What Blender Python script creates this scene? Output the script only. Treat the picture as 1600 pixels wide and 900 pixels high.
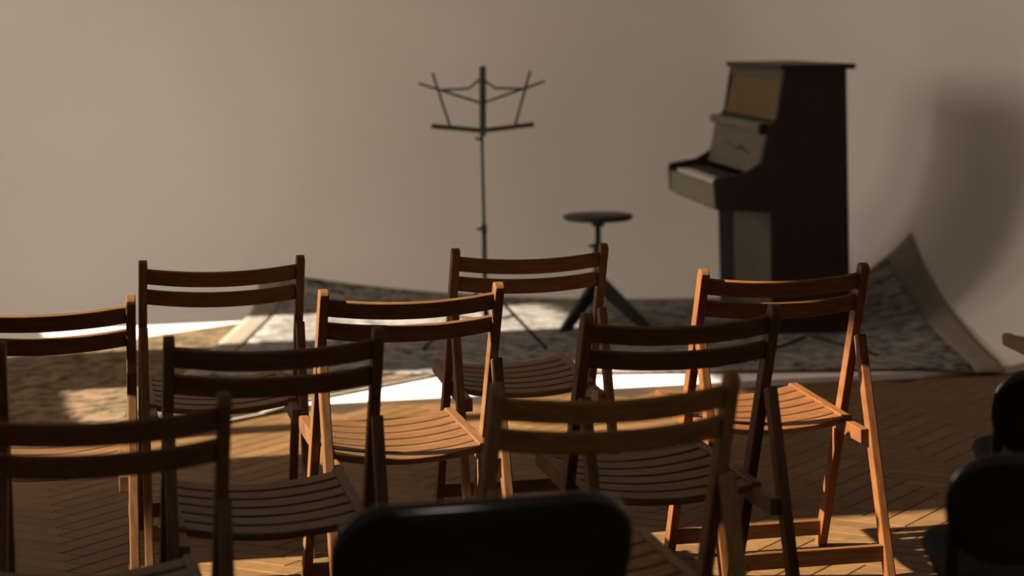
import bpy, bmesh, math, random
from mathutils import Vector, Matrix
random.seed(7)
for o in list(bpy.data.objects): bpy.data.objects.remove(o)
S = bpy.context.scene
COL = S.collection
A14 = math.radians(14)
CA, SA = math.cos(A14), math.sin(A14)
FPX, YH, CAMH, RHO = 3604.0, 50.1, 1.412, 0.015     # focal length in px, horizon row, eye height, roll

def room(X, Y):                                     # metres right / ahead of the eye -> room axes
    return (X*CA + Y*SA, -X*SA + Y*CA)

# ---------------------------------------------------------------- camera
cam = bpy.data.cameras.new('camera')
camo = bpy.data.objects.new('camera', cam); COL.objects.link(camo); S.camera = camo
ex = Vector((CA, -SA, 0)); ey = Vector((SA, CA, 0)); ez = Vector((0, 0, 1))
r = ex*math.cos(RHO) - ez*math.sin(RHO); u = ex*math.sin(RHO) + ez*math.cos(RHO)
M = Matrix((r, u, -ey)).transposed().to_4x4(); M.translation = (0, 0, CAMH)
camo.matrix_world = M
cam.sensor_width = 36; cam.lens = FPX/1600*36; cam.shift_y = -(450-YH)/1600
cam.clip_start = .05
cam.dof.use_dof = True; cam.dof.focus_distance = 5.9; cam.dof.aperture_fstop = 3.0

# ---------------------------------------------------------------- world, sun, daylight, exposure
S.view_settings.view_transform = 'Standard'; S.view_settings.look = 'None'
S.view_settings.gamma = 1; S.view_settings.use_curve_mapping = False
S.view_settings.exposure = 0.0
W = bpy.data.worlds.new('world'); S.world = W; W.use_nodes = True
bg = W.node_tree.nodes['Background']; bg.inputs[0].default_value = (1, .92, .84, 1); bg.inputs[1].default_value = .9
SUN_EL = math.radians(33)
sl = bpy.data.lights.new('sun', 'SUN'); sl.energy = 20.0; sl.angle = math.radians(.9); sl.color = (1, .87, .72)
so = bpy.data.objects.new('sun', sl); COL.objects.link(so)
d = Vector((math.cos(SUN_EL), 0, -math.sin(SUN_EL)))
so.rotation_euler = d.to_track_quat('-Z', 'Y').to_euler(); so.location = (-6, 8, 5)
# unseen fill lamp added behind the eye to lift wall and chair backs
al = bpy.data.lights.new('rear_fill', 'AREA'); al.shape = 'RECTANGLE'; al.size = 1.0; al.size_y = 1.4
al.energy = 18; al.color = (1, .86, .74)
ao = bpy.data.objects.new('rear_fill', al); COL.objects.link(ao)
ao.location = (1.5, -2.42, 2.1); ao.rotation_euler = (math.radians(90), 0, 0)

# brighter daylight by the window beside the stage
bl = bpy.data.lights.new('stage_window_daylight', 'AREA'); bl.shape = 'RECTANGLE'; bl.size = 1.7; bl.size_y = .97
bl.energy = 25; bl.color = (1, .90, .82)
bo = bpy.data.objects.new('stage_window_daylight', bl); COL.objects.link(bo)
bo.location = (-2.04, 10.775, 2.32); bo.rotation_euler = (0, math.radians(-90), 0)

b2 = bpy.data.lights.new('middle_window_daylight', 'AREA'); b2.shape = 'RECTANGLE'; b2.size = 1.7; b2.size_y = 1.5
b2.energy = 52; b2.color = (1, .80, .68)
bo = bpy.data.objects.new('middle_window_daylight', b2); COL.objects.link(bo)
bo.location = (-2.04, 8.475, 2.32); bo.rotation_euler = (0, math.radians(-90), 0)

# ---------------------------------------------------------------- helpers
def link(name, me, mat, parent=None):
    o = bpy.data.objects.new(name, me); COL.objects.link(o)
    if mat and not me.materials: me.materials.append(mat)
    if parent: o.parent = parent
    return o
def bm_obj(name, bm, mat, parent=None, smooth=False):
    bmesh.ops.recalc_face_normals(bm, faces=bm.faces)
    me = bpy.data.meshes.new(name); bm.to_mesh(me); bm.free()
    if smooth:
        for p in me.polygons: p.use_smooth = True
    return link(name, me, mat, parent)
def thing(name, label, cat, loc=(0, 0, 0), rz=0, group=None):
    o = bpy.data.objects.new(name, None); COL.objects.link(o)
    o.empty_display_size = .1
    o.location = loc; o.rotation_euler = (0, 0, rz); o['label'] = label; o['category'] = cat
    if group: o['group'] = group
    return o
def tag(o, label, cat, group=None):
    o['label'] = label; o['category'] = cat
    if group: o['group'] = group
    return o
def copy_tree(o, parent=None):
    c = o.copy(); COL.objects.link(c); c.parent = parent
    for ch in list(o.children): copy_tree(ch, c)
    return c
def bevel(bm, w, seg=2):
    bmesh.ops.recalc_face_normals(bm, faces=bm.faces)
    es = [e for e in bm.edges if len(e.link_faces) == 2 and e.calc_face_angle(0) > .6]
    bmesh.ops.bevel(bm, geom=es, offset=w, segments=seg, affect='EDGES', profile=.6, clamp_overlap=True)
def box(bm, x0, x1, y0, y1, z0, z1):
    v = [bm.verts.new(p) for p in ((x0,y0,z0),(x1,y0,z0),(x1,y1,z0),(x0,y1,z0),(x0,y0,z1),(x1,y0,z1),(x1,y1,z1),(x0,y1,z1))]
    for f in ((3,2,1,0),(4,5,6,7),(0,1,5,4),(1,2,6,5),(2,3,7,6),(3,0,4,7)): bm.faces.new([v[i] for i in f])
def prism(bm, pts, axis, a, b):
    """polygon pts in the plane across axis ('x': (y,z), 'y': (x,z), 'z': (x,y)), from a to b"""
    def P(p, t): return {'x': (t, p[0], p[1]), 'y': (p[0], t, p[1]), 'z': (p[0], p[1], t)}[axis]
    lo = [bm.verts.new(P(p, a)) for p in pts]; hi = [bm.verts.new(P(p, b)) for p in pts]
    bm.faces.new(lo[::-1]); bm.faces.new(hi); n = len(pts)
    for i in range(n): bm.faces.new((lo[i], lo[(i+1) % n], hi[(i+1) % n], hi[i]))
def tube(bm, path, rad, n=8, cap=True):
    path = [Vector(p) for p in path]; rings = []
    ref = None
    for i, p in enumerate(path):
        t = (path[min(i+1, len(path)-1)] - path[max(i-1, 0)]).normalized()
        if ref is None: ref = t.orthogonal().normalized()
        ref = (ref - t*ref.dot(t)).normalized(); b = t.cross(ref)
        rr = rad[i] if isinstance(rad, (list, tuple)) else rad
        rings.append([bm.verts.new(p + (ref*math.cos(2*math.pi*k/n) + b*math.sin(2*math.pi*k/n))*rr) for k in range(n)])
    for i in range(len(rings)-1):
        for k in range(n): bm.faces.new((rings[i][k], rings[i][(k+1) % n], rings[i+1][(k+1) % n], rings[i+1][k]))
    if cap: bm.faces.new(rings[0][::-1]); bm.faces.new(rings[-1])
def lathe(bm, prof, n=32, c=(0, 0, 0)):
    rings = [[bm.verts.new((c[0]+q*math.cos(2*math.pi*k/n), c[1]+q*math.sin(2*math.pi*k/n), c[2]+z)) for k in range(n)] for q, z in prof]
    for i in range(len(rings)-1):
        for k in range(n): bm.faces.new((rings[i][k], rings[i][(k+1) % n], rings[i+1][(k+1) % n], rings[i+1][k]))
    bm.faces.new(rings[0][::-1]); bm.faces.new(rings[-1])
def smoothpath(pts, k=6):
    P = [Vector(p) for p in pts]; P = [P[0]*2-P[1]] + P + [P[-1]*2-P[-2]]; out = []
    for i in range(1, len(P)-2):
        for j in range(k):
            t = j/k; a, b, c, e = P[i-1:i+3]
            out.append(.5*((2*b)+(c-a)*t+(2*a-5*b+4*c-e)*t*t+(3*b-a-3*c+e)*t**3))
    return out + [P[-2]]

# ---------------------------------------------------------------- materials
def mat(name, col, rough=.6, spec=.3, metal=0):
    m = bpy.data.materials.new(name); m.use_nodes = True
    b = m.node_tree.nodes['Principled BSDF']
    b.inputs['Base Color'].default_value = (*col, 1); b.inputs['Roughness'].default_value = rough
    b.inputs['Specular IOR Level'].default_value = spec; b.inputs['Metallic'].default_value = metal
    return m
def nd(m, t, **kw):
    n = m.node_tree.nodes.new(t)
    for k, v in kw.items():
        if k in n.inputs: n.inputs[k].default_value = v
        else: setattr(n, k, v)
    return n
def lk(m, a, b): m.node_tree.links.new(a, b)
def ramp(m, fac, stops):
    n = nd(m, 'ShaderNodeValToRGB'); e = n.color_ramp.elements
    while len(e) < len(stops): e.new(.5)
    for x, (p, c) in zip(e, stops): x.position = p; x.color = (*c, 1)
    lk(m, fac, n.inputs[0]); return n.outputs[0]
def noisy(name, stops, scale=6, stretch=(1, 1, 1), rough=.6, spec=.3, detail=5, bump=0, coords='Object'):
    m = mat(name, stops[0][1], rough, spec)
    b = m.node_tree.nodes['Principled BSDF']
    tc = nd(m, 'ShaderNodeTexCoord'); mp = nd(m, 'ShaderNodeMapping'); mp.inputs['Scale'].default_value = stretch
    n = nd(m, 'ShaderNodeTexNoise', Scale=scale, Detail=detail)
    lk(m, tc.outputs[coords], mp.inputs[0]); lk(m, mp.outputs[0], n.inputs['Vector'])
    lk(m, ramp(m, n.outputs[0], stops), b.inputs['Base Color'])
    if bump:
        bp = nd(m, 'ShaderNodeBump', Strength=bump, Distance=.004); lk(m, n.outputs[0], bp.inputs['Height']); lk(m, bp.outputs[0], b.inputs['Normal'])
    return m
def wood(name, c, var=.35, stretch=(30, 3, 30), rough=.5):
    k = lambda f: tuple(x*f for x in c)
    return noisy(name, [(.3, k(1-var)), (.55, k(1)), (.75, k(1+var*.6))], 3.0, stretch, rough, .22, 4, .06)

WHITE = noisy('cove_paint', [(.35, (.82, .79, .75)), (.7, (.86, .83, .79))], 1.2, rough=.75, spec=.15)
PLASTER = noisy('wall_plaster', [(.35, (.60, .54, .47)), (.7, (.66, .60, .53))], 2, rough=.85, spec=.1)
CEIL = mat('ceiling_paint', (.6, .55, .49), .9, .1)
CH_X = wood('chair_wood_crosswise', (.138, .064, .0225), stretch=(3, 30, 30))
CH_Y = wood('chair_wood_lengthwise', (.145, .066, .0225), stretch=(30, 4, 6))
CHL_X = wood('pale_chair_wood_crosswise', (.25, .132, .048), stretch=(3, 30, 30))
CHL_Y = wood('pale_chair_wood_lengthwise', (.255, .135, .048), stretch=(30, 4, 6))
PARQ = mat('parquet_oak', (.42, .22, .09), .6, .15)
def parquet():
    m = PARQ; b = m.node_tree.nodes['Principled BSDF']
    g = nd(m, 'ShaderNodeNewGeometry'); oi = nd(m, 'ShaderNodeObjectInfo')
    a = nd(m, 'ShaderNodeMath', operation='ADD'); fr = nd(m, 'ShaderNodeMath', operation='FRACT')
    lk(m, g.outputs['Random Per Island'], a.inputs[0]); lk(m, oi.outputs['Random'], a.inputs[1]); lk(m, a.outputs[0], fr.inputs[0])
    tc = nd(m, 'ShaderNodeTexCoord'); mp = nd(m, 'ShaderNodeMapping'); mp.inputs['Scale'].default_value = (4, 4, 4)
    n = nd(m, 'ShaderNodeTexNoise', Scale=5, Detail=5); lk(m, g.outputs['Position'], mp.inputs[0]); lk(m, mp.outputs[0], n.inputs['Vector'])
    c1 = ramp(m, fr.outputs[0], [(0, (.13, .069, .024)), (.5, (.15, .080, .028)), (1, (.175, .094, .034))])
    mx = nd(m, 'ShaderNodeMixRGB', blend_type='MULTIPLY'); mx.inputs[0].default_value = .6
    lk(m, c1, mx.inputs[1]); lk(m, ramp(m, n.outputs[0], [(.3, (.65, .62, .6)), (.7, (1.1, 1.1, 1.1))]), mx.inputs[2]); lk(m, mx.outputs[0], b.inputs['Base Color'])
parquet()
JOINT = mat('floor_joint', (.05, .03, .015), .8, .1)
BLK = mat('black_leatherette', (.008, .009, .008), .16, 1.0)
BLKS = mat('black_vinyl', (.004, .0045, .004), .6, .06)
BLKM = mat('black_steel', (.012, .014, .012), .4, .4)
GRN = noisy('dark_green_paint', [(.4, (.012, .018, .012)), (.7, (.02, .028, .018))], 8, rough=.45)
PDARK = noisy('piano_dark_veneer', [(.35, (.015, .007, .004)), (.7, (.024, .011, .006))], 3, (12, 12, 1.5), .5, .25)
PINK = mat('piano_inner_black', (.008, .007, .006), .7, .1)
PCREAM = noisy('piano_faded_beige', [(.35, (.17, .15, .11)), (.7, (.22, .19, .14))], 3, (1, 1, 6), .55, .3)
POCHRE = noisy('piano_ochre_board', [(.3, (.10, .058, .023)), (.7, (.13, .077, .031))], 3, (1, 2, 8), .6, .25)
PGREY = noisy('piano_grey_board', [(.35, (.066, .060, .038)), (.7, (.082, .074, .047))], 3, (1, 2, 6), .6, .25)
PFALL = noisy('piano_faded_grey_beige', [(.35, (.096, .082, .054)), (.7, (.12, .102, .068))], 3, (1, 1, 6), .55, .3)
IVORY = mat('ivory_keys', (.78, .74, .66), .3, .4)
EBONY = mat('ebony_keys', (.01, .01, .01), .3, .4)
INK = mat('dark_gilt_script', (.05, .045, .03), .5, .3)

def rugmat(name, stops, ground, sc=5.0):
    m = mat(name, ground, .95, .05); b = m.node_tree.nodes['Principled BSDF']
    tc = nd(m, 'ShaderNodeTexCoord'); mp = nd(m, 'ShaderNodeMapping'); mp.inputs['Scale'].default_value = (1, 1.5, 0)
    n1 = nd(m, 'ShaderNodeTexNoise', Scale=sc, Detail=7, Roughness=.72, Distortion=1.2)
    n2 = nd(m, 'ShaderNodeTexVoronoi', Scale=sc*1.6); n3 = nd(m, 'ShaderNodeTexNoise', Scale=70, Detail=3)
    lk(m, tc.outputs['Object'], mp.inputs[0])
    for n in (n1, n2, n3): lk(m, mp.outputs[0], n.inputs['Vector'])
    ad = nd(m, 'ShaderNodeMath', operation='MULTIPLY_ADD'); ad.inputs[1].default_value = .22
    lk(m, n2.outputs['Distance'], ad.inputs[0]); lk(m, n1.outputs[0], ad.inputs[2])
    ad2 = nd(m, 'ShaderNodeMath', operation='MULTIPLY_ADD'); ad2.inputs[1].default_value = .16
    lk(m, n3.outputs[0], ad2.inputs[0]); lk(m, ad.outputs[0], ad2.inputs[2])
    lk(m, ramp(m, ad2.outputs[0], stops), b.inputs['Base Color'])
    bp = nd(m, 'ShaderNodeBump', Strength=.4, Distance=.006); lk(m, n3.outputs[0], bp.inputs['Height']); lk(m, bp.outputs[0], b.inputs['Normal'])
    return m
RUG1 = rugmat('faded_grey_rug', [(.54, (.022, .022, .018)), (.62, (.10, .102, .087)), (.70, (.21, .20, .178)), (.80, (.33, .29, .265))], (.3, .28, .25), 10)
RUG2 = rugmat('olive_rug', [(.54, (.025, .022, .013)), (.63, (.07, .058, .034)), (.76, (.20, .132, .078))], (.2, .17, .1), 8)
RUGB = noisy('rug_beige_border', [(.3, (.20, .17, .13)), (.7, (.31, .265, .21))], 14, (1, 5, 1), .95, .05)

BLK.node_tree.nodes['Principled BSDF'].inputs['IOR'].default_value = 1.5
CHR_X = wood('reddish_chair_wood_crosswise', (.15, .058, .0175), stretch=(3, 30, 30))
CHR_Y = wood('reddish_chair_wood_lengthwise', (.157, .057, .016), stretch=(30, 4, 6))

# ---------------------------------------------------------------- the setting
XL, XR, YB, YF, ZC = -1.6, 4.98, 12.12, -2.5, 3.8
RC, STAGE_Y, STAGE_Z = .85, 8.62, .02
CX, CY = XR-RC, YB-RC                                # where the cove leaves the floor
def cove_z(x, y):
    if y < STAGE_Y: return 0.0
    q = min(math.hypot(max(0, x-CX), max(0, y-CY)), RC*.97)
    return STAGE_Z + RC - math.sqrt(RC*RC - q*q)
def struct(name, bm, m, smooth=False):
    o = bm_obj(name, bm, m, None, smooth); o['kind'] = 'structure'; return o

WT = .45
bm = bmesh.new(); box(bm, XL-WT, XR+.2, YF-.2, STAGE_Y+.1, -.12, -.006); floor = struct('floor', bm, JOINT)
bm = bmesh.new(); box(bm, XL, CX, STAGE_Y, CY, -.1, STAGE_Z); struct('stage_floor', bm, WHITE)
prof = [(RC*math.sin(t*math.pi/2/14), STAGE_Z + RC*(1-math.cos(t*math.pi/2/14))) for t in range(15)] + [(RC, z) for z in (1.1, 1.6, 2.2, 2.8, ZC)]
def sweep(path):
    bm = bmesh.new(); rows = []
    for (bx, by, nx, ny) in path: rows.append([bm.verts.new((bx+nx*q, by+ny*q, z)) for q, z in prof])
    for a, b in zip(rows, rows[1:]):
        for i in range(len(prof)-1): bm.faces.new((a[i], a[i+1], b[i+1], b[i]))
    return bm
path = [(x, CY, 0, 1) for x in [XL + (CX-XL)*i/24 for i in range(25)]] + [(CX, CY, math.sin(t), math.cos(t)) for t in [math.pi/4*i/8 for i in range(1, 9)]]
struct('wall_back', sweep(path), WHITE, True)
path = [(CX, CY, math.sin(t), math.cos(t)) for t in [math.pi/4+math.pi/4*i/8 for i in range(9)]] + [(CX, CY+(STAGE_Y-CY)*i/12, 1, 0) for i in range(1, 13)]
bm = sweep(path)
# blunt end of the cove where the stage stops, then the plain wall
cap = [bm.verts.new((CX+q, STAGE_Y, z)) for q, z in prof[:15]] + [bm.verts.new((XR, STAGE_Y, -.05)), bm.verts.new((CX, STAGE_Y, -.05))]
bm.faces.new(cap)
v = [bm.verts.new(p) for p in ((XR, STAGE_Y, -.05), (XR, YF, -.05), (XR, YF, ZC), (XR, STAGE_Y, ZC))]; bm.faces.new(v)
struct('wall_right', bm, WHITE, False)
wr = bpy.data.objects['wall_right']
for p in wr.data.polygons: p.use_smooth = len(p.vertices) == 4 and p.area < 3
bm = bmesh.new(); box(bm, XL-WT, XR+.2, YF-.2, YB+.2, ZC, ZC+.15); struct('ceiling', bm, CEIL)

WIN = [(5.30, 6.25), (7.70, 9.25), (10.28, 11.27)]; SILL, HEADS = 1.37, (3.45, 3.28, 3.28)
bm = bmesh.new(); ys = [YF-.2] + [v for w in WIN for v in w] + [YB+.2]
for i in range(0, len(ys), 2): box(bm, XL-WT, XL, ys[i], ys[i+1], -.1, ZC+.1)
for (a, b), HEAD in zip(WIN, HEADS):
    box(bm, XL-WT, XL, a, b, -.1, SILL); box(bm, XL-WT, XL, a, b, HEAD, ZC+.1)
struct('wall_left', bm, PLASTER)
FRAME = mat('window_white_paint', (.6, .57, .52), .5, .3)
for i, (a, b) in enumerate(WIN):
    HEAD = HEADS[i]; w = thing('window_%d' % (i+1), 'x', 'x'); del w['label']; del w['category']; w['kind'] = 'structure'
    w.location = (XL-WT+.05, (a+b)/2, SILL); hw = (b-a)/2; hh = HEAD-SILL
    for nm, bb in (('frame_rail', (-hw, hw, 0, .03)), ('frame_rail', (-hw, hw, hh-.03, hh)), ('frame_stile', (-hw, -hw+.03, .03, hh-.03)), ('frame_stile', (hw-.03, hw, .03, hh-.03))):
        bm = bmesh.new(); box(bm, -.025, .025, bb[0], bb[1], bb[2], bb[3]); bm_obj(nm, bm, FRAME, w)
    pl = bpy.data.lights.new('window_portal', 'AREA'); pl.shape = 'RECTANGLE'; pl.size = hh; pl.size_y = 2*hw; pl.cycles.is_portal = True
    po = bpy.data.objects.new('window_portal', pl); COL.objects.link(po); po.location = (XL-WT+.01, (a+b)/2, (SILL+HEAD)/2); po.rotation_euler = (0, math.radians(-90), 0)
    if i == 1:
        bm = bmesh.new(); box(bm, -.03, .03, -.30, -.14, .03, hh-.03); bm_obj('mullion', bm, FRAME, w)
bm = bmesh.new()                                      # wall behind the eye, with an opening made for the added fill lamp
box(bm, XL-WT, .98, YF-.2, YF, -.1, ZC+.1); box(bm, 2.02, XR+.2, YF-.2, YF, -.1, ZC+.1)
box(bm, .98, 2.02, YF-.2, YF, -.1, 1.38); box(bm, .98, 2.02, YF-.2, YF, 2.82, ZC+.1)
struct('wall_front', bm, PLASTER)

# herringbone parquet: the planks that show largest are single pieces, the rest one part
PW, PN = .08, 5
PL = PW*PN
def plank_mesh(bm, cx, cy, lx, ly, rot):
    g = .0016; c, s = math.cos(rot), math.sin(rot); hx, hy = lx/2-g, ly/2-g; b = .0025
    def P(x, y, z): return bm.verts.new((cx+x*c-y*s, cy+x*s+y*c, z))
    lo = [P(x, y, -.007) for x, y in ((-hx,-hy),(hx,-hy),(hx,hy),(-hx,hy))]
    md = [P(x, y, -.0015) for x, y in ((-hx,-hy),(hx,-hy),(hx,hy),(-hx,hy))]
    up = [P(x, y, 0) for x, y in ((-hx+b,-hy+b),(hx-b,-hy+b),(hx-b,hy-b),(-hx+b,hy-b))]
    bm.faces.new(up)
    for A, B in ((lo, md), (md, up)):
        for k in range(4): bm.faces.new((A[k], A[(k+1) % 4], B[(k+1) % 4], B[k]))
R45 = math.pi/4; planks = []
for i in range(-140, 141):
    for j in range(-16, 17):
        for kind in (0, 1):
            x = i + j*PN; y = i - j*PN
            cx, cy = ((x+PN/2)*PW, (y+.5)*PW) if kind == 0 else ((x+PN+.5)*PW, (y+1-PN/2)*PW)
            wx, wy = (cx-cy)*math.cos(R45)+1.5, (cx+cy)*math.sin(R45)+3
            if XL+.17 < wx < XR-.17 and YF+.17 < wy < STAGE_Y-.16: planks.append((wx, wy, R45 + (math.pi/2 if kind else 0)))
            elif XL-.1 < wx < XR+.1 and YF-.1 < wy < STAGE_Y+.02: planks.append((wx, wy, R45 + (math.pi/2 if kind else 0)))
def project(x, y, z):
    X, Y = x*CA - y*SA, x*SA + y*CA
    if Y < .3: return None
    s = FPX/Y; px, py = X*s, (CAMH-z)*s
    return 800+px*math.cos(RHO)+py*math.sin(RHO), YH-px*math.sin(RHO)+py*math.cos(RHO), Y
near = []; rest = []
for p in planks:
    q = project(p[0], p[1], 0)
    (near if q and -60 < q[0] < 1660 and q[1] < 960 else rest).append((q[2] if q else 99, p))
near.sort(); rest += near[300:]; near = near[:300]
bm = bmesh.new(); plank_mesh(bm, 0, 0, PL, PW, 0); pm = bpy.data.meshes.new('plank'); bm.to_mesh(pm); bm.free(); pm.materials.append(PARQ)
for _, (x, y, rt) in near:
    o = bpy.data.objects.new('plank', pm); COL.objects.link(o); o.parent = floor; o.location = (x, y, 0); o.rotation_euler = (0, 0, rt)
bm = bmesh.new()
for _, (x, y, rt) in rest: plank_mesh(bm, x, y, PL, PW, rt)
o = bm_obj('parquet_field', bm, PARQ, floor); o['kind'] = 'stuff'

# ---------------------------------------------------------------- rugs lying on stage and cove
def drape(bm, cx, cy, ang, x0, x1, y0, y1, lift, thick, n=40, m=30, wob=0):
    """grid of the rug rectangle laid over stage and cove; coords stay local to (cx, cy, 0), rot ang"""
    c, s = math.cos(ang), math.sin(ang); rows = []
    for i in range(n+1):
        row = []
        for j in range(m+1):
            lx = x0+(x1-x0)*i/n; ly = y0+(y1-y0)*j/m
            wx, wy = cx+lx*c-ly*s, cy+lx*s+ly*c
            z = cove_z(wx, wy)
            if STAGE_Y-.06 < wy < STAGE_Y: z = STAGE_Z*(wy-STAGE_Y+.06)/.06
            z += lift + wob*math.sin(lx*3.1+1)*math.sin(ly*2.3)
            row.append((lx, ly, z))
        rows.append(row)
    top = [[bm.verts.new((x, y, z+thick)) for x, y, z in r_] for r_ in rows]
    bot = [[bm.verts.new((x, y, z)) for x, y, z in r_] for r_ in rows]
    for i in range(n):
        for j in range(m):
            bm.faces.new((top[i][j], top[i+1][j], top[i+1][j+1], top[i][j+1])); bm.faces.new((bot[i][j], bot[i][j+1], bot[i+1][j+1], bot[i+1][j]))
    for i in range(n):
        for j, f in ((0, 1), (m, -1)): bm.faces.new([bot[i][j], bot[i+1][j], top[i+1][j], top[i][j]][::f])
    for j in range(m):
        for i, f in ((0, -1), (n, 1)): bm.faces.new([bot[i][j], bot[i][j+1], top[i][j+1], top[i][j]][::f])
def rug(name, label, X, Y, camdeg, hx, hy, lift, m, bw, bands):
    x, y = room(X, Y); ang = math.radians(camdeg-14)
    t = thing(name, label, 'rug', (x, y, 0), ang)
    bm = bmesh.new(); drape(bm, x, y, ang, -hx+bw, hx-bw, -hy, hy, lift, .009, 44, 32); bm_obj('pile', bm, m, t, True)
    for sx in (-1, 1):
        a, b = sorted((sx*hx, sx*(hx-bw))); bm = bmesh.new(); drape(bm, x, y, ang, a, b, -hy, hy, lift, .010, 4, 32); bm_obj('end_border', bm, RUGB, t, True)
    if bands:
        for sy in (-1, 1):
            a, b = sorted((sy*hy, sy*(hy+.03))); bm = bmesh.new(); drape(bm, x, y, ang, -hx, hx, a, b, lift, .008, 40, 1); bm_obj('side_binding', bm, RUGB, t, True)
    return t
rug('area_rug', 'olive mottled rug lying askew across the stage edge, half under the grey rug', -1.345, 9.595, 51.5, 1.60, .93, .001, RUG2, .10, True)
rug('area_rug', 'large faded grey patterned rug under the piano, its back corners climbing the white wall', .33, 10.55, -1.2, 1.66, 1.235, .011, RUG1, .125, False)

# ---------------------------------------------------------------- wooden folding chairs
def strip_profile(p, q, w, round_top=False):
    """side outline (y,z) of a straight bar from top p to foot q, foot cut level with the floor"""
    p, q = Vector(p), Vector(q); t = (q-p).normalized(); n = Vector((t.y, -t.x))*-1
    def foot(e): k = (q.y-e.y)/t.y; return e + t*k
    a, b = p+n*w/2, p-n*w/2
    pts = [foot(a), a]
    if round_top:
        pts = [foot(a)] + [p + t*w*.30 + n*w/2*math.cos(k*math.pi/6) - t*w*.34*math.sin(k*math.pi/6) for k in range(7)]
    else: pts.append(b)
    pts.append(foot(b)); return [(v.x, v.y) for v in pts]
ZT, JY, JZ, FF, RF, HW = .80, .038, .613, .352, -.15, .2155
def post_y(z): return FF*(ZT-z)/ZT
def make_chair(mx, my):
    t = thing('folding_chair', 'x', 'chair')
    for s in (-1, 1):
        bm = bmesh.new(); prism(bm, strip_profile((0, ZT), (FF, 0), .036, True), 'x', s*HW-.0115, s*HW+.0115); bevel(bm, .003); bm_obj('back_post', bm, my, t)
        bm = bmesh.new(); prism(bm, strip_profile((JY, JZ), (RF, 0), .034), 'x', s*HW-.0115, s*HW+.0115); bevel(bm, .003); bm_obj('rear_leg', bm, my, t)
        bm = bmesh.new()
        prism(bm, [(.50, .418), (.488, .424), (.075, .398), (.068, .388), (-.045, .383), (-.045, .347), (.068, .350), (.49, .384), (.50, .392)], 'x', s*.193-.0115, s*.193+.0115)
        bevel(bm, .002); bm_obj('seat_rail', bm, my, t)
    n = 14
    for k in range(6):                                  # seat slats, dished across
        y0 = .428 - k*.0705; bm = bmesh.new(); rows = []
        for i in range(n+1):
            x = -.184 + .368*i/n; dz = -.020*(1-(x/.184)**2)
            rows.append([bm.verts.new((x, y, (.420-(.49-y)*.0626) + dz + z)) for y, z in ((y0, -.016), (y0, 0), (y0+.057, 0), (y0+.057, -.016))])
        for a, b in zip(rows, rows[1:]):
            for q in range(4): bm.faces.new((a[q], a[(q+1) % 4], b[(q+1) % 4], b[q]))
        bm.faces.new(rows[0]); bm.faces.new(rows[-1][::-1]); bevel(bm, .0025, 1); bm_obj('seat_slat', bm, mx, t)
    th = math.atan2(FF, ZT); nb = (-math.cos(th), -math.sin(th)); tp = (-math.sin(th), math.cos(th))
    for zc in (.757, .699):                             # two bowed back slats
        bm = bmesh.new(); rows = []
        for i in range(17):
            x = -.206 + .412*i/16; b = .030*(1-(x/.206)**2)
            yc, zz = post_y(zc)+nb[0]*b, zc+nb[1]*b
            rows.append([bm.verts.new((x, yc+nb[0]*e+tp[0]*h, zz+nb[1]*e+tp[1]*h)) for e, h in ((-.006, -.022), (.006, -.022), (.006, .022), (-.006, .022))])
        for a, b in zip(rows, rows[1:]):
            for q in range(4): bm.faces.new((a[q], a[(q+1) % 4], b[(q+1) % 4], b[q]))
        bm.faces.new(rows[0]); bm.faces.new(rows[-1][::-1]); bevel(bm, .003, 2); bm_obj('back_slat', bm, mx, t)
    yc = post_y(.055)
    bm = bmesh.new(); box(bm, -.206, .206, yc-.009, yc+.009, .035, .075); bevel(bm, .002, 1); bm_obj('stretcher', bm, mx, t)
    yc = RF + (JY-RF)*.085/JZ
    bm = bmesh.new(); box(bm, -.206, .206, yc-.009, yc+.009, .062, .104); bevel(bm, .002, 1); bm_obj('stretcher', bm, mx, t)
    return t
CHG = 'wooden slatted folding chairs set out in rows'
chairs = [  # metres right, metres ahead, turn, label
 (-.806, 6.342, 11.3, 'dark shaded wooden folding chair in the front row facing the olive rug'),
 (.043, 6.562, 11.7, 'dark wooden slatted folding chair in the front row, before the music stand and stool'),
 (1.869, 6.96, 13, 'wooden folding chair in the front row near the right wall, one rail tip showing'),
 (-1.123, 5.416, 10.0, 'wooden folding chair in second row with sun along its top slat'),
 (-.25, 5.567, 14.1, 'brightly sunlit wooden folding chair in the second row with orange glowing seat slats'),
 (.689, 5.902, 12.9, 'sunlit reddish wooden folding chair in front of the upright piano, with lit inner leg'),
 (-1.255, 4.62, 9, 'shaded wooden folding chair in third row, only its right post showing'),
 (-.497, 4.741, 12.3, 'dark shaded wooden folding chair in third row with unlit slatted seat, behind the sunlit one'),
 (.363, 5.037, 14.5, 'dark shaded wooden folding chair in third row, overlapping the chair before the piano'),
 (-.71, 3.89, 13, 'near-black blurred wooden folding chair in the fourth row, two dark back slats cropped'),
 (.174, 4.048, 14.2, 'blurred honey-brown wooden folding chair in fourth row behind the rounded black chair'),
]
proto = make_chair(CH_X, CH_Y); light = make_chair(CHL_X, CHL_Y); red = make_chair(CHR_X, CHR_Y); used = {}
for X, Y, a, lab in chairs:
    src = light if 'honey' in lab else red if 'reddish' in lab else proto
    c = src if not used.get(src.name) else copy_tree(src); used[src.name] = 1
    x, y = room(X, Y); c.location = (x, y, 0); c.rotation_euler = (0, 0, math.radians(a-14)); c['label'] = lab; c['category'] = 'chair'; c['group'] = CHG

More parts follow.
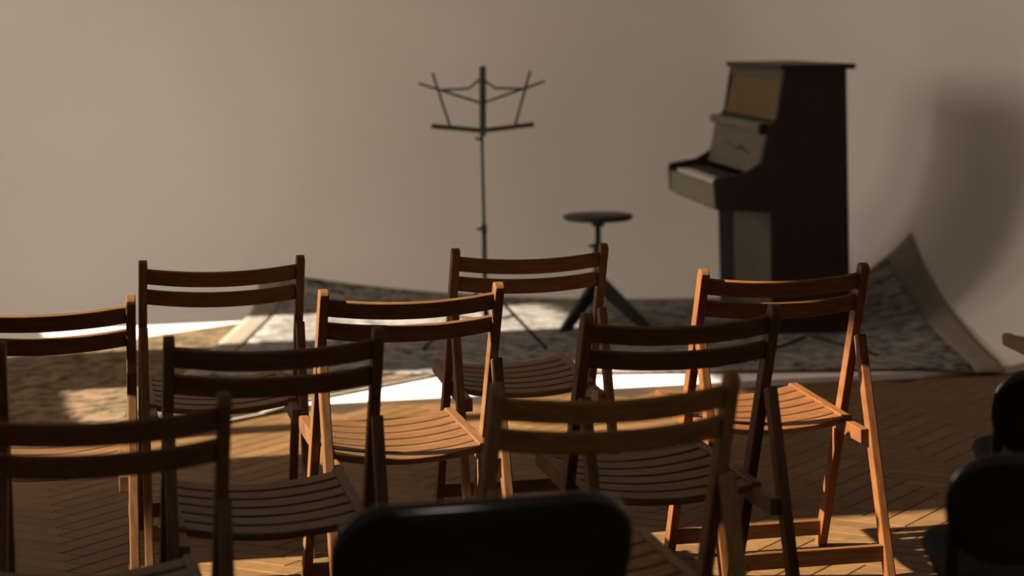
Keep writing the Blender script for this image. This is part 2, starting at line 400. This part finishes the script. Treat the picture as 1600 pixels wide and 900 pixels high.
# ---------------------------------------------------------------- black padded folding chairs
def pad(bm, w, h, r, thick, bow, n=9):
    """rounded rectangle pad in xz, bowed backwards in y, softly puffed"""
    pts = []
    for cx, cz, a0 in ((w/2-r, h/2-r, 0), (-w/2+r, h/2-r, 90), (-w/2+r, -h/2+r, 180), (w/2-r, -h/2+r, 270)):
        for k in range(n): a = math.radians(a0+90*k/(n-1)); pts.append((cx+r*math.cos(a), cz+r*math.sin(a)))
    rings = []
    for sc, yy in ((.0, -thick/2), (.55, -thick/2), (.85, -thick*.44), (.96, -thick*.28), (1, 0), (.96, thick*.28), (.85, thick*.44), (.55, thick/2), (0, thick/2)):
        ins = (1-sc)
        if sc == 0: rings.append([bm.verts.new((0, yy - bow, 0))])
        else: rings.append([bm.verts.new((x*(1-ins*.5 if sc > .8 else sc), yy - bow*(1-(x/(w/2))**2), z*(1-ins if sc > .8 else sc))) for x, z in pts])
    N = len(pts)
    for a, b in zip(rings, rings[1:]):
        for k in range(N):
            if len(a) == 1: bm.faces.new((a[0], b[(k+1) % N], b[k]))
            elif len(b) == 1: bm.faces.new((a[k], a[(k+1) % N], b[0]))
            else: bm.faces.new((a[k], a[(k+1) % N], b[(k+1) % N], b[k]))
def make_black():
    t = thing('padded_folding_chair', 'x', 'chair')
    bm = bmesh.new(); pad(bm, .46, .19, .085, .035, .03)
    bmesh.ops.rotate(bm, verts=bm.verts, matrix=Matrix.Rotation(math.radians(12), 3, 'X')); bmesh.ops.translate(bm, verts=bm.verts, vec=(0, .02, .645)); bm_obj('backrest', bm, BLK, t, True)
    bm = bmesh.new(); pad(bm, .42, .42, .07, .055, 0)
    bmesh.ops.rotate(bm, verts=bm.verts, matrix=Matrix.Rotation(math.radians(-86), 3, 'X')); bmesh.ops.translate(bm, verts=bm.verts, vec=(0, .28, .488)); bm_obj('seat', bm, BLKS, t, True)
    for s in (-1, 1):
        bm = bmesh.new(); tube(bm, smoothpath([(s*.205, .012, .70), (s*.215, .04, .58), (s*.215, .12, .44), (s*.215, .28, .20), (s*.215, .40, 0)]), .012); bm_obj('front_leg', bm, BLKM, t, True)
        bm = bmesh.new(); tube(bm, smoothpath([(s*.19, .38, .44), (s*.19, .20, .30), (s*.19, -.10, 0)]), .011); bm_obj('rear_leg', bm, BLKM, t, True)
    bm = bmesh.new(); tube(bm, [(-.215, .335, .115), (.215, .335, .115)], .009); bm_obj('crossbar', bm, BLKM, t, True)
    bm = bmesh.new(); tube(bm, [(-.19, -.02, .085), (.19, -.02, .085)], .009); bm_obj('crossbar', bm, BLKM, t, True)
    return t
bk = make_black()
for i, (X, Y, a, lab) in enumerate([
  (-.048, 3.38, 15, 'black padded folding chair with glossy rounded backrest behind the honey-brown chair'),
  (.910, 3.66, -1.5, 'black padded folding chair at the frame edge with thick seat cushion jutting out'),
  (1.168, 4.55, -3, 'black padded folding chair with an open gap under its backrest, ahead of another black one')]):
    c = bk if i == 0 else copy_tree(bk)
    x, y = room(X, Y); c.location = (x, y, 0); c.rotation_euler = (0, 0, math.radians(a-14)); c['label'] = lab; c['category'] = 'chair'; c['group'] = 'black padded folding chairs in the back rows'

# ---------------------------------------------------------------- upright piano on the rug
PZ = STAGE_Z + .020
px_, py_ = room(1.50, 10.36)
pia = thing('upright_piano', 'dark upright piano with open keyboard and beige fallboard against white wall', 'piano', (px_, py_, PZ), math.radians(5.4-14))
PLN = 1.28
# local: -x is the player's side, +y runs along the keyboard away from the eye
side = [(0, 0), (0, 1.185), (-.288, 1.185), (-.325, .965), (-.36, .93), (-.395, .77), (-.47, .725), (-.60, .705), (-.612, .69), (-.605, .565), (-.36, .545), (-.355, 0)]
for a, b in ((0, .035), (PLN-.035, PLN)):
    bm = bmesh.new(); prism(bm, side, 'y', a, b); bevel(bm, .004, 1); bm_obj('side_panel', bm, PDARK, pia)
def pbox(name, m, *b, parent=None, bev=.003):
    bm = bmesh.new(); box(bm, *b)
    if bev: bevel(bm, bev, 1)
    return bm_obj(name, bm, m, parent or pia)
def pslab(name, m, a, b, th, y0, y1, parent=None):
    a, b = Vector(a), Vector(b); t = (b-a).normalized(); n = Vector((-t.y, t.x))*th
    bm = bmesh.new(); prism(bm, [a, b, b+n, a+n], 'y', y0, y1); return bm_obj(name, bm, m, parent or pia)
pbox('lid', PDARK, -.305, .04, -.012, PLN+.012, 1.183, 1.208, bev=.005)
pbox('back_board', PDARK, -.03, -.001, .03, PLN-.03, .04, 1.185)
pslab('top_rail', PGREY, (-.284, 1.184), (-.290, 1.145), .03, .034, PLN-.034)
pslab('upper_panel', POCHRE, (-.279, 1.147), (-.322, .955), .02, .034, PLN-.034)
led = pbox('music_ledge', PFALL, -.392, -.30, .036, PLN+.0, .905, .945)
pbox('ledge_end_cap', PINK, -.40, -.36, .0, .036, .895, .94, parent=led)
fb = pslab('fallboard', PFALL, (-.365, .908), (-.412, .715), .018, .036, PLN-.036)
bm = bmesh.new(); sq = []
for k in range(40):
    q = k/39; sq.append((0, .30+.62*q, .815 + .011*math.sin(q*7.5)*math.sin(q*math.pi) + .03*(q-.5)))
sq = [(-.365-(.908-z)*.2435-.004, y, z) for _, y, z in sq]
tube(bm, sq, [.003+.009*math.sin(math.pi*min(1, k/26))**4 for k in range(40)], 6); bm_obj('script_mark', bm, INK, fb, True)
pbox('key_bed', PDARK, -.585, -.34, .034, PLN-.034, .555, .640)
pbox('key_slip', PCREAM, -.603, -.583, .034, PLN-.034, .568, .668)
for nm, y0, y1 in (('key_block', .034, .10), ('key_block', PLN-.10, PLN-.034)): pbox(nm, PINK, -.578, -.42, y0, y1, .64, .70)
bm = bmesh.new(); kw = (PLN-.2)/52
for k in range(52): box(bm, -.578, -.425, .10+k*kw+.0006, .10+(k+1)*kw-.0006, .64, .684)
o = bm_obj('white_keys', bm, IVORY, pia); o['kind'] = 'stuff'
bm = bmesh.new()
for k in range(51):
    if k % 7 in (0, 2, 3, 5, 6): box(bm, -.525, -.425, .10+(k+1)*kw-.006, .10+(k+1)*kw+.006, .68, .695)
o = bm_obj('black_keys', bm, EBONY, pia); o['kind'] = 'stuff'
pbox('lower_panel', PGREY, -.352, -.335, .034, PLN-.38, .07, .553)
pbox('panel_stile_shade', PINK, -.354, -.335, PLN-.38, PLN-.034, .07, .553)  # dark stile, widened in black to stand in for shade on the panel
pbox('plinth', PDARK, -.354, -.335, .034, PLN-.034, .0, .072)
for y0 in (.62, .74):
    bm = bmesh.new(); box(bm, -.43, -.345, y0, y0+.045, .035, .047); bevel(bm, .004, 1); bm_obj('pedal', bm, BLKM, pia)

# ---------------------------------------------------------------- music stand
mx_, my_ = room(-.135, 10.1); RZ = STAGE_Z + .021
ms = thing('music_stand', 'black folding wire music stand with empty desk on the rug', 'music stand', (mx_, my_, RZ), math.radians(-14+2))
Z = lambda y: CAMH - (y-YH-.5)/(FPX/10.1) - RZ
bm = bmesh.new(); tube(bm, [(0, 0, .10), (0, 0, Z(352))], .010, 10); bm_obj('lower_tube', bm, BLKM, ms, True)
bm = bmesh.new(); tube(bm, [(0, 0, Z(356)), (-.004, 0, Z(206))], .0068, 10); bm_obj('upper_rod', bm, BLKM, ms, True)
kb = bmesh.new(); lathe(kb, [(.006, -.018), (.013, -.018), (.013, .018), (.006, .018)], 12, (0, 0, Z(357))); col = bm_obj('collar', kb, BLKM, ms, True)
bm = bmesh.new(); tube(bm, [(0, 0, Z(357)), (-.03, -.004, Z(357))], .007, 8); bm_obj('knob', bm, BLKM, col, True)
bm = bmesh.new(); tube(bm, [(-.004, 0, Z(216)), (-.028, -.005, Z(217)), (-.03, -.006, Z(214))], .006, 8); bm_obj('tilt_knob', bm, BLKM, ms, True)
def dk(u, v): return ((u-755)/356.8, .10*(208-v)/104-.005, Z(v))   # desk leans back
bm = bmesh.new(); p, q = dk(755, 212), dk(757, 105); tube(bm, [p, q], .0145, 8); bm_obj('desk_spine', bm, BLKM, ms)
for s in (-1, 1):
    g = lambda u, v: dk(755 + s*(u-755), v)
    bm = bmesh.new(); a, b = Vector(g(755, 204)), Vector(g(835, 195.5)); a.y -= .012; b.y -= .012; tube(bm, [a, b], .0115, 6); bm_obj('desk_ledge', bm, BLKM, ms)
    for nm, pts in (('desk_wire', [g(757, 161), g(854, 129)]), ('desk_wire', [g(757, 124), g(776, 138.5), g(820, 140)]), ('desk_wire', [g(806, 196), g(832, 113)])):
        bm = bmesh.new(); tube(bm, pts, .0056, 6); bm_obj(nm, bm, BLKM, ms, True)
for a in (-32, 205, 85):
    c, s_ = math.cos(math.radians(a)), math.sin(math.radians(a))
    bm = bmesh.new(); tube(bm, [(.01*c, .01*s_, .26), (.30*c, .30*s_, .008)], .0065, 8); lg = bm_obj('leg', bm, BLKM, ms, True)
    bm = bmesh.new(); tube(bm, [(.008*c, .008*s_, .11), (.15*c, .15*s_, .138)], .005, 6); bm_obj('brace', bm, BLKM, lg, True)
    bm = bmesh.new(); tube(bm, [(.285*c, .285*s_, .018), (.305*c, .305*s_, .006)], .0095, 8); bm_obj('rubber_foot', bm, BLKM, lg, True)

# ---------------------------------------------------------------- round stool
sx_, sy_ = room(.385, 10.7)
st = thing('round_stool', 'dark green round stool on a thin post with splayed flat legs', 'stool', (sx_, sy_, RZ), math.radians(-14))
sz = .56-RZ
bm = bmesh.new(); lathe(bm, [(.02, sz-.030), (.145, sz-.028), (.160, sz-.020), (.163, sz-.008), (.158, sz), (.14, sz+.004), (.02, sz+.005)], 48); bm_obj('seat', bm, GRN, st, True)
bm = bmesh.new(); lathe(bm, [(.028, sz-.055), (.032, sz-.028)], 16); bm_obj('seat_boss', bm, GRN, st, True)
bm = bmesh.new(); tube(bm, [(0, 0, .15), (0, 0, sz-.03)], .0135, 12); bm_obj('post', bm, GRN, st, True)
bm = bmesh.new(); lathe(bm, [(.014, .14), (.024, .14), (.024, .385), (.014, .385)], 16); bm_obj('sleeve', bm, GRN, st, True)
bm = bmesh.new(); tube(bm, [(0, 0, .372), (-.045, -.01, .374)], .007, 8); bm_obj('knob', bm, GRN, st, True)
for a in (-18, 222, 102):
    bm = bmesh.new(); prism(bm, [(.01, .245), (.01, .15), (.19, 0), (.245, 0), (.245, .012)], 'y', -.014, .014)
    bmesh.ops.rotate(bm, verts=bm.verts, matrix=Matrix.Rotation(math.radians(a), 3, 'Z')); bevel(bm, .003, 1); bm_obj('leg', bm, GRN, st)

# ---------------------------------------------------------------- cables on the rug
for lab, pts in (('thin dark cable trailing on the grey rug from the piano towards the wall', [(1.30, 10.25), (1.38, 10.0), (1.47, 9.75), (1.50, 9.6)]),
                 ('thin dark cable looping on the grey rug from the piano towards stage edge', [(1.28, 10.22), (1.17, 9.98), (1.03, 9.72), (.98, 9.5)])):
    bm = bmesh.new(); P = [(*room(*p), RZ+.004) for p in pts]; o0 = Vector(P[0])
    tube(bm, [Vector(p)-o0 for p in smoothpath(P)], .0065, 6); o = tag(bm_obj('cable', bm, BLKM, None, True), lab, 'cable'); o.location = o0
